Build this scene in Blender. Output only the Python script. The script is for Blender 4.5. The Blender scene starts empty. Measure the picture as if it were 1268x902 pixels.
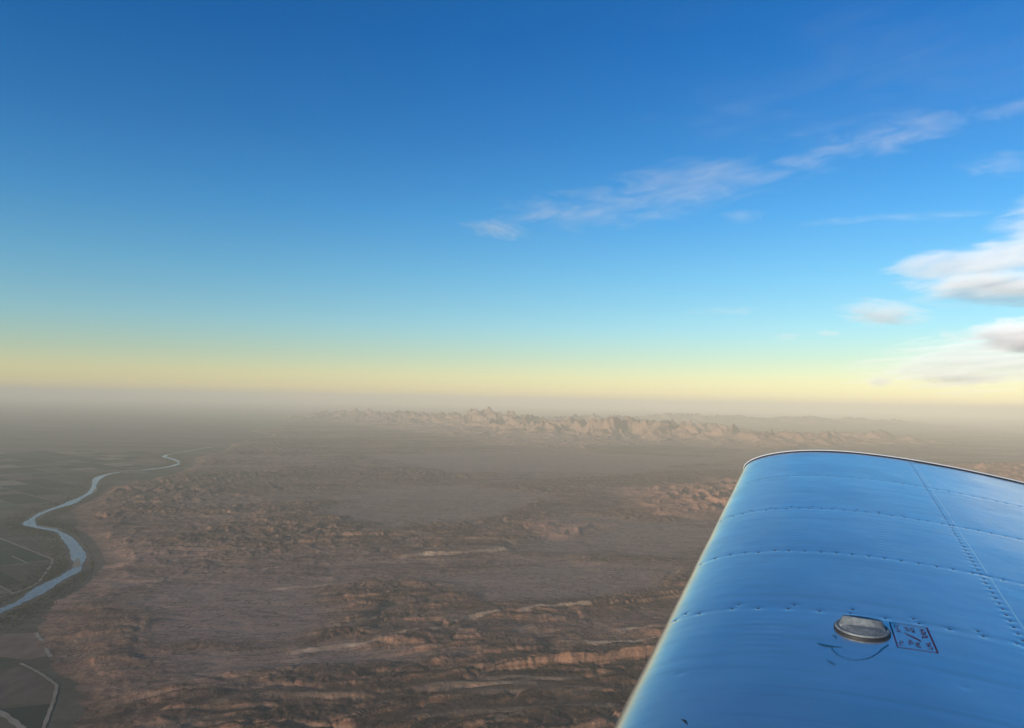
import bpy, bmesh, math
import numpy as np
from mathutils import Vector, Matrix

# ------------------------------------------------------------------ camera, sky, sun, exposure
SC = bpy.context.scene
COL = SC.collection
PITCH, ROLL = math.radians(2.69), math.radians(1.08)
FPX, CXP, CYP = 958.0, 634.0, 451.0            # lens of the photograph, in its own pixels
ALT = 1500.0                                   # metres from the aircraft down to the valley floor

cam_fwd = Vector((0, math.cos(PITCH), math.sin(PITCH)))
cam_up0 = Vector((0, -math.sin(PITCH), math.cos(PITCH)))
cam_rt = Vector((1, 0, 0)) * math.cos(ROLL) + cam_up0 * math.sin(ROLL)
cam_up = cam_up0 * math.cos(ROLL) - Vector((1, 0, 0)) * math.sin(ROLL)
cam_data = bpy.data.cameras.new('camera')
cam = bpy.data.objects.new('camera', cam_data)
COL.objects.link(cam)
m3 = Matrix((cam_rt, cam_up, -cam_fwd)).transposed()
cam.matrix_world = m3.to_4x4()
cam_data.sensor_width = 36.0
cam_data.lens = 36.0 * FPX / 1268.0
cam_data.clip_start = 0.02
cam_data.clip_end = 2.0e6
SC.camera = cam

SUN_AZ, SUN_EL = math.radians(-131.0), math.radians(12.0)     # clockwise from the view direction (+Y)
world = bpy.data.worlds.new('World')
SC.world = world
world.use_nodes = True
wn, wl = world.node_tree.nodes, world.node_tree.links
wn.clear()
w_out = wn.new('ShaderNodeOutputWorld')
w_bg = wn.new('ShaderNodeBackground')
w_sky = wn.new('ShaderNodeTexSky')
w_sky.sky_type = 'NISHITA'
w_sky.sun_disc = False
w_sky.sun_elevation = SUN_EL
w_sky.sun_rotation = SUN_AZ
w_sky.altitude = 1500
w_sky.air_density = 1.0
w_sky.dust_density = 0.7
w_sky.ozone_density = 3.5
# the same grade by height all round the sky: yellow dust at the horizon, deep clean blue above
w_tc = wn.new('ShaderNodeTexCoord')
w_sep = wn.new('ShaderNodeSeparateXYZ')
wl.new(w_tc.outputs['Generated'], w_sep.inputs[0])
w_rmp = wn.new('ShaderNodeValToRGB')
SKY_GRADE = [(0.0, (1.32, 1.01, 0.69)), (0.012, (1.40, 1.06, 0.70)), (0.030, (1.43, 1.07, 0.67)), (0.055, (1.22, 1.05, 0.74)), (0.095, (0.99, 1.11, 0.93)),
             (0.16, (0.70, 1.09, 1.04)), (0.235, (0.41, 0.98, 1.13)), (0.325, (0.22, 0.81, 1.09)), (0.43, (0.08, 0.70, 1.09)), (0.7, (0.07, 0.67, 1.05))]
_el = w_rmp.color_ramp.elements
while len(_el) < len(SKY_GRADE): _el.new(0.5)
for _e, (_p, _c) in zip(_el, SKY_GRADE):
    _e.position = _p; _e.color = (_c[0] / 2, _c[1] / 2, _c[2] / 2, 1)
wl.new(w_sep.outputs['Z'], w_rmp.inputs[0])
w_mul = wn.new('ShaderNodeVectorMath'); w_mul.operation = 'MULTIPLY'
wl.new(w_sky.outputs[0], w_mul.inputs[0]); wl.new(w_rmp.outputs[0], w_mul.inputs[1])
wl.new(w_mul.outputs[0], w_bg.inputs['Color'])
wl.new(w_bg.outputs[0], w_out.inputs['Surface'])
w_bg.inputs['Strength'].default_value = 0.15
w_dbl = wn.new('ShaderNodeVectorMath'); w_dbl.operation = 'SCALE'; w_dbl.inputs['Scale'].default_value = 2.0
wl.new(w_mul.outputs[0], w_dbl.inputs[0]); wl.new(w_dbl.outputs[0], w_bg.inputs['Color'])

sun_l = bpy.data.lights.new('sun', 'SUN')
sun_l.energy = 4.8
sun_l.angle = math.radians(0.5)
sun_l.color = (1.0, 0.88, 0.73)
sun = bpy.data.objects.new('sun', sun_l)
COL.objects.link(sun)
sun_dir = Vector((math.sin(SUN_AZ) * math.cos(SUN_EL), math.cos(SUN_AZ) * math.cos(SUN_EL), math.sin(SUN_EL)))
sun.rotation_euler = sun_dir.to_track_quat('Z', 'Y').to_euler()

SC.view_settings.view_transform = 'Standard'
SC.view_settings.look = 'None'
SC.view_settings.exposure = 0.0
SC.view_settings.gamma = 1.0
SC.view_settings.use_curve_mapping = False
SC.render.engine = 'CYCLES'
SC.cycles.use_denoising = True
SC.cycles.volume_bounces = 14
SC.cycles.max_bounces = 20

# ------------------------------------------------------------------ helpers
def to_ground(px, py, z=0.0):
    """ground point (km) seen at a pixel of the photograph, z km above the valley floor"""
    d = cam_fwd + cam_rt * ((px - CXP) / FPX) - cam_up * ((py - CYP) / FPX)
    t = (-ALT / 1000 + z) / d.z
    return (d.x * t, d.y * t)

def G(pts):
    return np.array([to_ground(*p) for p in pts])

def hash2(ix, iy, seed):
    h = ix * np.uint32(374761393) + iy * np.uint32(668265263) + np.uint32((seed * 1442695041) & 0xFFFFFFFF)
    h = (h ^ (h >> np.uint32(13))) * np.uint32(1274126177)
    h = (h ^ (h >> np.uint32(16))) * np.uint32(2246822519)
    return h ^ (h >> np.uint32(15))

GR = np.stack([np.cos(np.arange(64) * math.pi / 32), np.sin(np.arange(64) * math.pi / 32)], -1).astype(np.float32) * 1.5

def noise(x, y, seed=0):
    x0, y0 = np.floor(x), np.floor(y)
    fx, fy = (x - x0).astype(np.float32), (y - y0).astype(np.float32)
    ix, iy = x0.astype(np.int32).astype(np.uint32), y0.astype(np.int32).astype(np.uint32)
    u = fx * fx * fx * (fx * (fx * 6 - 15) + 10)
    v = fy * fy * fy * (fy * (fy * 6 - 15) + 10)
    def g(i, j):
        k = GR[hash2(ix + np.uint32(i), iy + np.uint32(j), seed) & 63]
        return k[..., 0] * (fx - i) + k[..., 1] * (fy - j)
    a = g(0, 0); b = g(1, 0); c = g(0, 1); d = g(1, 1)
    p = a + u * (b - a); q = c + u * (d - c)
    return p + v * (q - p)

def fbm(x, y, o, seed=0, gain=0.5, lac=2.03):
    s = 0; a = 1.0; n = 0
    for i in range(o):
        s = s + a * noise(x, y, seed + i * 17); n += a
        x, y = x * lac * 0.8 - y * lac * 0.6, x * lac * 0.6 + y * lac * 0.8
        a *= gain
    return s / n

def ridged(x, y, o, seed=0, gain=0.5, lac=2.05):
    s = 0; a = 1.0; n = 0; w = 1.0
    for i in range(o):
        r = 1 - np.abs(noise(x, y, seed + i * 13)) * 1.6
        r = np.clip(r, 0, 1) ** 2
        s = s + a * r * w; n += a
        w = np.clip(r * 1.6, 0.25, 1)
        x, y = x * lac * 0.8 - y * lac * 0.6, x * lac * 0.6 + y * lac * 0.8
        a *= gain
    return s / n

def billow(x, y, o, seed=0, gain=0.5, lac=2.05):
    s = 0; a = 1.0; n = 0
    for i in range(o):
        s = s + a * np.minimum(np.abs(noise(x, y, seed + i * 11)) * 2.2, 1.0); n += a
        x, y = x * lac * 0.8 - y * lac * 0.6, x * lac * 0.6 + y * lac * 0.8
        a *= gain
    return s / n

def sstep(a, b, x):
    t = np.clip((x - a) / (b - a), 0, 1)
    return t * t * (3 - 2 * t)

def seg_dist(X, Y, poly, closed=False):
    """distance (km) to a polyline, and the signed side of its nearest segment"""
    best = np.full(X.shape, 1e9, np.float32); side = np.zeros(X.shape, np.float32); along = np.zeros(X.shape, np.float32)
    n = len(poly); tot = 0.0
    for i in range(n if closed else n - 1):
        ax, ay = poly[i]; bx, by = poly[(i + 1) % n]
        dx, dy = bx - ax, by - ay; L = math.hypot(dx, dy) + 1e-9
        t = np.clip(((X - ax) * dx + (Y - ay) * dy) / L ** 2, 0, 1)
        d = np.hypot(X - ax - t * dx, Y - ay - t * dy)
        c = (dx * (Y - ay) - dy * (X - ax)) / L
        m = d < best
        best = np.where(m, d, best); side = np.where(m, c, side); along = np.where(m, tot + t * L, along)
        tot += L
    return best, side, along / tot

def inside(X, Y, poly):
    r = np.zeros(X.shape, bool); n = len(poly)
    for i in range(n):
        ax, ay = poly[i]; bx, by = poly[(i + 1) % n]
        if ay == by: continue
        r ^= ((ay > Y) != (by > Y)) & (X < (bx - ax) * (Y - ay) / (by - ay) + ax)
    return r

def soft_in(X, Y, poly, w):
    """1 inside a polygon, 0 outside, smooth over w km about its edge"""
    d, _, _ = seg_dist(X, Y, poly, True)
    d = np.where(inside(X, Y, poly), d, -d)
    return sstep(-w, w, d), d

def catmull(P, n=8):
    P = np.asarray(P, float); Q = np.vstack([2 * P[0] - P[1], P, 2 * P[-1] - P[-2]]); out = []
    for i in range(1, len(Q) - 2):
        for t in np.linspace(0, 1, n, endpoint=False):
            a, b, c, d = Q[i - 1:i + 3]
            out.append(0.5 * (2 * b + (c - a) * t + (2 * a - 5 * b + 4 * c - d) * t * t + (3 * b - a - 3 * c + d) * t ** 3))
    out.append(P[-1])
    return np.array(out)

def add_mesh(name, verts, faces, mat=None, parent=None, smooth=True):
    me = bpy.data.meshes.new(name)
    verts = np.asarray(verts, np.float32)
    if isinstance(faces, np.ndarray):
        nf, k = faces.shape
        me.vertices.add(len(verts)); me.vertices.foreach_set('co', verts.ravel())
        me.loops.add(nf * k); me.loops.foreach_set('vertex_index', faces.astype(np.int32).ravel())
        me.polygons.add(nf); me.polygons.foreach_set('loop_start', np.arange(0, nf * k, k, dtype=np.int32))
        me.update(calc_edges=True)
    else:
        me.from_pydata([tuple(map(float, v)) for v in verts], [], faces)
    me.validate()
    if smooth:
        me.polygons.foreach_set('use_smooth', np.ones(len(me.polygons), bool))
    o = bpy.data.objects.new(name, me)
    COL.objects.link(o)
    if mat: me.materials.append(mat)
    if parent: o.parent = parent
    return o

class NT:
    """small node-tree builder"""
    def __init__(s, name):
        s.m = bpy.data.materials.new(name); s.m.use_nodes = True
        s.t = s.m.node_tree; s.t.nodes.clear()
        s.out = s.n('ShaderNodeOutputMaterial')
    def n(s, typ, ins=None, **kw):
        nd = s.t.nodes.new(typ)
        for k, v in kw.items(): setattr(nd, k, v)
        for k, v in (ins or {}).items():
            if isinstance(v, bpy.types.NodeSocket): s.t.links.new(v, nd.inputs[k])
            else: nd.inputs[k].default_value = v
        return nd
    def math(s, op, a, b=0.0, c=0.0, clamp=False):
        nd = s.n('ShaderNodeMath', {0: a, 1: b, 2: c}, operation=op); nd.use_clamp = clamp
        return nd.outputs[0]
    def ramp(s, fac, stops, interp='LINEAR'):
        nd = s.n('ShaderNodeValToRGB', {0: fac}); r = nd.color_ramp; r.interpolation = interp
        while len(r.elements) < len(stops): r.elements.new(0.5)
        for e, (p, c) in zip(r.elements, stops):
            e.position = p; e.color = (c, c, c, 1) if isinstance(c, (int, float)) else (*c, 1)
        return nd.outputs[0]
    def mix(s, fac, a, b, mode='MIX'):
        nd = s.n('ShaderNodeMix', data_type='RGBA', blend_type=mode)
        for k, v in ((0, fac), (6, a), (7, b)):
            if isinstance(v, bpy.types.NodeSocket): s.t.links.new(v, nd.inputs[k])
            elif k and len(v) == 3: nd.inputs[k].default_value = (*v, 1)
            else: nd.inputs[k].default_value = v
        return nd.outputs[2]
    def attr(s, name):
        return s.n('ShaderNodeAttribute', attribute_name=name).outputs['Fac']
    def noise(s, vec, scale, detail=4.0, rough=0.5, dist=0.0):
        return s.n('ShaderNodeTexNoise', {'Vector': vec, 'Scale': scale, 'Detail': detail, 'Roughness': rough, 'Distortion': dist}).outputs[0]
    def pos(s, scale=(1, 1, 1), rot=(0, 0, 0), loc=(0, 0, 0)):
        c = s.n('ShaderNodeTexCoord').outputs['Object']
        return s.n('ShaderNodeMapping', {'Vector': c, 'Scale': scale, 'Rotation': rot, 'Location': loc}).outputs[0]
    def surf(s, sh): s.t.links.new(sh, s.out.inputs['Surface']); return s.m

def principled(name, col, rough=0.5, metal=0.0, **kw):
    t = NT(name)
    b = t.n('ShaderNodeBsdfPrincipled', {'Base Color': (*col, 1), 'Roughness': rough, 'Metallic': metal, **kw})
    t.surf(b.outputs[0])
    return t, b

def tag(o, label=None, cat=None, group=None, kind=None):
    if label: o['label'] = label
    if cat: o['category'] = cat
    if group: o['group'] = group
    if kind: o['kind'] = kind
    return o

# ------------------------------------------------------------------ the land: one adaptive sheet cut into its regions
RIVER = catmull(G([(-60, 782), (-25, 769), (0, 757), (30, 743), (60, 725), (84, 712), (97, 702), (98, 693), (92, 678), (81, 664),
                   (66, 656.5), (48, 653), (36, 649), (41, 642), (58, 633), (82, 625), (98, 618), (113, 609), (117, 600), (122, 592),
                   (134, 587.5), (154, 584.5), (184, 581.5), (205, 579), (219, 575.5), (221, 572), (213, 568.5), (203, 565.5), (214, 562), (238, 558), (262, 554)]), 8)
BLUFF = G([(88, 1000), (84, 930), (82, 880), (79, 850), (68, 822), (60, 800), (47, 782), (56, 757), (84, 738), (107, 718), (118, 702), (113, 686),
           (104, 668), (92, 655), (97, 643), (90, 635), (96, 626), (114, 619), (131, 605), (152, 600), (178, 596), (205, 589), (232, 577), (244, 568),
           (270, 558), (300, 549), (318, 540), (335, 530), (352, 520), (365, 512), (375, 506), (380, 503), (383, 500)])
FLOOD = np.vstack([BLUFF, [(-60, 320), (-300, 300), (-300, -60), (-8, -60), (-2.6, 0.5)]])
MOUNT = G([(405, 524), (480, 533), (560, 544), (640, 555), (720, 559), (800, 555), (850, 552), (880, 558), (930, 561), (1000, 560), (1090, 554), (1100, 546),
           (1010, 533), (900, 524), (850, 515), (740, 510), (600, 509), (500, 508), (420, 510)])
MASSIF = [(*to_ground(px, py), r, h) for px, py, r, h in (
    (440, 519, 4.2, 0.66), (500, 522, 4.0, 0.70), (555, 526, 3.4, 0.76), (607, 528, 3.0, 0.98), (650, 535, 2.8, 0.74), (700, 540, 2.6, 0.74),
    (760, 543, 2.7, 0.82), (815, 545, 2.4, 0.76), (860, 539, 2.6, 0.60), (905, 548, 1.9, 0.60), (960, 553, 1.9, 0.62), (1010, 553, 1.7, 0.55), (1075, 549, 2.2, 0.50), (740, 527, 4, 0.8), (840, 523, 4, 0.75))]
FAR = np.array([(12, 56), (22, 50), (34, 56), (38, 66), (26, 74), (14, 68)], float)
FAR2 = np.array([(36, 58), (46, 50), (62, 52), (60, 66), (44, 70)], float)
REDH = G([(770, 612), (800, 646), (930, 652), (1000, 640), (1000, 606), (900, 598)])
REDH2 = G([(1150, 582), (1170, 604), (1300, 625), (1420, 610), (1320, 578)])
REDH3 = G([(640, 657), (655, 672), (745, 672), (760, 655), (700, 648)])
SMOOTH = [G(p) for p in (
    [(150, 745), (200, 795), (330, 800), (395, 770), (420, 738), (330, 722), (230, 724)],
    [(520, 720), (600, 752), (760, 742), (860, 712), (700, 702)],
    [(395, 640), (460, 655), (600, 650), (690, 618), (560, 606), (450, 612)],
    [(200, 812), (260, 846), (450, 838), (560, 818), (420, 812)],
    [(440, 566), (560, 590), (780, 590), (900, 572), (700, 562)],
    [(700, 640), (620, 690), (840, 700), (880, 660)])]
CUESTA = [(catmull(G(p), 4), h, w) for p, h, w in (
    ([(488, 698), (515, 695), (548, 693), (585, 692), (622, 689), (640, 687)], 0.034, 0.34),
    ([(455, 803), (500, 795.5), (525, 792), (549, 788.5)], 0.030, 0.22),
    ([(555, 783), (580, 776), (605, 771), (627, 769)], 0.034, 0.24),
    ([(640, 769), (662, 763), (692, 760), (724, 758), (735, 757)], 0.034, 0.24),
    ([(690, 805), (712, 808), (740, 808), (785, 806), (820, 802)], 0.022, 0.16),
    ([(350, 816), (400, 812), (450, 808), (475, 803)], 0.020, 0.16),
    ([(330, 735), (400, 731), (470, 727), (520, 726)], 0.010, 0.2),
    ([(580, 868), (545, 865), (512, 866)][::-1], 0.022, 0.10),
    ([(545, 882), (600, 873), (660, 872), (730, 879)], 0.030, 0.13),
    ([(520, 862), (570, 862), (630, 862), (690, 868), (760, 872)], 0.030, 0.13),
    ([(590, 852), (640, 853), (700, 856), (735, 858)], 0.024, 0.11),
    ([(230, 892), (280, 880), (330, 872), (420, 872), (480, 872)], 0.028, 0.14),
    ([(760, 795), (800, 789), (840, 785)], 0.030, 0.16),
    ([(490, 905), (600, 897), (700, 893), (780, 896)], 0.030, 0.13))]

def land(X, Y):
    """height in km above the valley floor and ground-type attributes"""
    th = math.radians(20)
    a = X * math.cos(th) + Y * math.sin(th)
    b = -X * math.sin(th) + Y * math.cos(th)
    wx = fbm(X * 0.9, Y * 0.9, 3, 5); wy = fbm(X * 0.9, Y * 0.9, 3, 9)
    dB, _, _ = seg_dist(X, Y, FLOOD, True)
    fl = inside(X, Y, FLOOD)
    dB = np.where(fl, -dB, dB)
    R = np.hypot(X, Y)
    dB = dB + 0.16 * fbm(X * 3.1, Y * 3.1, 4, 71) + 1.1 * sstep(11, 26, R) * fbm(X * 0.23, Y * 0.23, 3, 73)
    rd = np.full(X.shape, 9.0, np.float32)
    w_ = (X > RIVER[:, 0].min() - 0.5) & (X < RIVER[:, 0].max() + 0.5) & (Y > RIVER[:, 1].min() - 0.5) & (Y < RIVER[:, 1].max() + 0.5)
    rd[w_] = seg_dist(X[w_], Y[w_], RIVER[::3])[0]
    dB = np.minimum(dB, (rd - 0.19) * 1.2)
    D = sstep(0.0, 0.30, dB)
    fl = D < 0.01
    dBp = np.maximum(dB, 0)
    rise = 0.007 * sstep(0, 0.5, dBp) + 0.006 * np.minimum(dBp, 6) + 0.002 * np.clip(dBp, 6, 40)
    # smooth fans and rough badlands
    sm = np.zeros(X.shape, np.float32)
    for P in SMOOTH:
        lo, hi = P.min(0) - 1, P.max(0) + 1
        w_ = (X > lo[0]) & (X < hi[0]) & (Y > lo[1]) & (Y < hi[1])
        s, _ = soft_in(X[w_] + 0.35 * wx[w_], Y[w_] + 0.35 * wy[w_], P, 0.22)
        sm[w_] = np.maximum(sm[w_], s)
    lf = fbm(a * 0.22, b * 0.5, 3, 21)
    rough = np.clip(sstep(-0.28, 0.22, lf) * (1 - 0.93 * sm) + 0.06, 0, 1)
    near = 1 - sstep(3.9, 5.4, R + 0.9 * wx)
    rough = np.maximum(rough, near * 0.85 * (1 - sm))
    river_bad = (1 - sstep(1.2, 3.2, dBp)) * sstep(5.5, 7.5, R)
    # broken strike ridges
    aw, bw = a + 0.35 * wx, b + 0.16 * wy
    r1 = ridged(aw * 0.85, bw * 3.0, 5, 31, 0.52)
    r2 = billow(aw * 2.2, bw * 3.4, 5, 41, 0.55)
    r3 = ridged(X * 3.4 + 0.8 * wx, Y * 2.6 + 0.8 * wy, 5, 51, 0.62)
    h = rough * ((0.035 + 0.045 * near) * r1 + 0.024 * r2) + (0.12 * (1 - sm) + 0.9 * river_bad * (0.35 + 0.9 * sstep(-0.3, 0.3, lf))) * 0.036 * r3
    # tilted beds: short steep face towards the valley, long back slope, broken along the strike
    ph = bw * 3.3 + 1.1 * fbm(aw * 0.45, bw * 0.6, 3, 131) + 0.10 * fbm(aw * 5, bw * 5, 3, 133)
    kf = np.floor(ph); ff = ph - kf
    saw = np.where(ff < 0.15, ff / 0.15, (1 - ff) / 0.85)
    amp = np.clip(noise(aw * 0.75 + kf * 13.7, kf * 3.1 + 0.5, 135) * 1.9 + 0.20, 0, 1.1)
    h = h * (1 - 0.45 * near) + (0.045 * near + 0.014 * rough) * (1 - sm) * amp * saw * sstep(0.3, 1.0, dBp)
    # branching gullies
    gw = 0.10 * fbm(X * 4.0, Y * 4.0, 3, 141)
    gul = billow(aw * 3.6 + gw * 5, bw * 5.2 + gw * 5, 4, 143, 0.58)
    h = h + (0.020 * rough + 0.010 * river_bad) * (1 - sm) * (gul - 0.4) * sstep(0.2, 0.8, dBp) * (1 - sstep(14, 22, R))
    # long washes cut through the fans
    wsh = np.abs(noise(aw * 0.55 + 7, bw * 1.9, 61)); wsh2 = np.abs(noise(aw * 1.1 + 3, bw * 4.6 + 0.4 * wx, 63))
    wash = np.maximum(1 - sstep(0.0, 0.085, wsh), 0.75 * (1 - sstep(0, 0.10, wsh2)))
    h = h * (1 - 0.45 * wash) - 0.004 * wash
    h = h + 0.003 * fbm(aw * 3.5, bw * 9, 3, 81) + 0.010 * rough * near * ridged(aw * 5, bw * 13, 4, 83)
    # escarpments that face the valley
    cue = np.zeros(X.shape, np.float32)
    for P, hh, ww in CUESTA:
        lo, hi = P.min(0) - ww - 0.15, P.max(0) + ww + 0.15
        w_ = (X > lo[0]) & (X < hi[0]) & (Y > lo[1]) & (Y < hi[1])
        xx, yy = X[w_], Y[w_]
        d, s, al = seg_dist(xx + 0.030 * wx[w_] + 0.014 * fbm(xx * 9, yy * 9, 3, 95), yy + 0.045 * wy[w_] + 0.022 * fbm(xx * 9, yy * 9, 3, 96), P)
        end = sstep(0, 0.12, al) * (1 - sstep(0.88, 1, al))
        crest = 1 + 0.4 * noise(al * 5, al * 2 + hh * 900, 91)
        face = sstep(-0.036, 0.006, s) ; back = 1 - sstep(0.0, ww, s)
        c = end * np.where(s > 0, back, face * (d < 0.06)) * crest
        h[w_] = np.maximum(h[w_] * (1 - 0.8 * c), 0) + hh * c
        cue[w_] = np.maximum(cue[w_], end * (0.35 + 0.9 * sstep(-0.35, 0.35, fbm(xx * 6, yy * 6, 3, 97))) * sstep(-0.045, -0.030, s) * (1 - sstep(0.004, 0.012, s)) * (d < 0.07) * (1.0 if R.min() > 0 and P[:, 1].mean() > 4.4 else 0.25))
    # mountain ranges
    mm, md = soft_in(X + 0.8 * wx, Y + 0.8 * wy, MOUNT, 0.5)
    env = np.zeros(X.shape, np.float32)
    for gx, gy, gr, gh in MASSIF:
        env = np.maximum(env, gh * np.exp(-(((X - gx) / gr) ** 2 + ((Y - gy) / (gr * 1.25)) ** 2)))
    mr = ridged(X * 0.55 + 0.25 * wx, Y * 0.38 + 0.25 * wy, 6, 101, 0.56)
    mtn = 0.88 * env * (0.10 + 1.25 * mr) + 0.11 * mm * ridged(X * 0.9, Y * 0.8, 5, 107)
    mm = np.maximum(mm, sstep(0.05, 0.2, env))
    f1, fd1 = soft_in(X, Y, FAR, 2.0); f2, fd2 = soft_in(X, Y, FAR2, 2.0)
    frg = (sstep(-1, 8, fd1) * 0.62 + sstep(-1, 8, fd2) * 0.55) * (0.25 + ridged(X * 0.22, Y * 0.16, 6, 111, 0.55))
    red = np.zeros(X.shape, np.float32); rh = 0
    for P, amp, w in ((REDH, 0.13, 0.9), (REDH2, 0.20, 1.2), (REDH3, 0.055, 0.35)):
        s, dd = soft_in(X + 0.4 * wx, Y + 0.4 * wy, P, w * 0.35)
        red = np.maximum(red, s)
        rh = rh + amp * sstep(-0.3 * w, w, dd) * (0.15 + ridged(X * 1.9 + 0.4 * wx, Y * 1.3 + 0.4 * wy, 6, 121 + int(amp * 100), 0.52))
    z = D * (rise + h + rh) * 1.0 + D * (mtn + frg)
    far_fade = 1 - sstep(110, 170, R)
    z = z * far_fade
    return z, dict(wash=wash * D, rough=rough, red=red, smooth=sm, mtn=np.clip(mm, 0, 1), cliff=cue, pave=lf, flood=1.0 - D, dark=near * (1 - sm)), fl, mm, np.maximum(f1, f2), red

az_in = np.radians(np.linspace(-42, 42, 1130))
az_out = np.radians(np.linspace(42, 318, 90))[1:-1]
AZ = np.concatenate([az_in, az_out])
rows = [0.25, 0.8, 1.4, 2.0, 2.5]
r = 2.8
while r < 420:
    rows.append(r)
    r *= 1 + (0.0036 if r < 12 else 0.0048 if r < 22 else 0.0026 if r < 45 else 0.010 if r < 90 else 0.06)
ROW = np.array(rows)
NA, NR = len(AZ), len(ROW)
rr, aa = np.meshgrid(ROW, AZ, indexing='ij')
X, Y = (rr * np.sin(aa)).astype(np.float32), (rr * np.cos(aa)).astype(np.float32)
z, attrs, c_fl, c_mt, c_far, c_red = land(X, Y)
co = np.stack([X * 1000, Y * 1000, z * 1000 - ALT], -1).reshape(-1, 3)
ii, jj = np.meshgrid(np.arange(NR - 1), np.arange(NA), indexing='ij')
jn = (jj + 1) % NA
quads = np.stack([ii * NA + jj, ii * NA + jn, (ii + 1) * NA + jn, (ii + 1) * NA + jj], -1).reshape(-1, 4)[:, ::-1]
cls = np.zeros(X.shape, np.int8)
cls[c_red > 0.45] = 4
cls[c_mt > 0.45] = 2
cls[c_far > 0.4] = 3
cls[c_fl] = 1
fc = cls.reshape(-1)[quads].max(1)
fc = np.where((cls.reshape(-1)[quads] == 1).all(1), 1, np.where(fc == 1, 0, fc))

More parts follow.
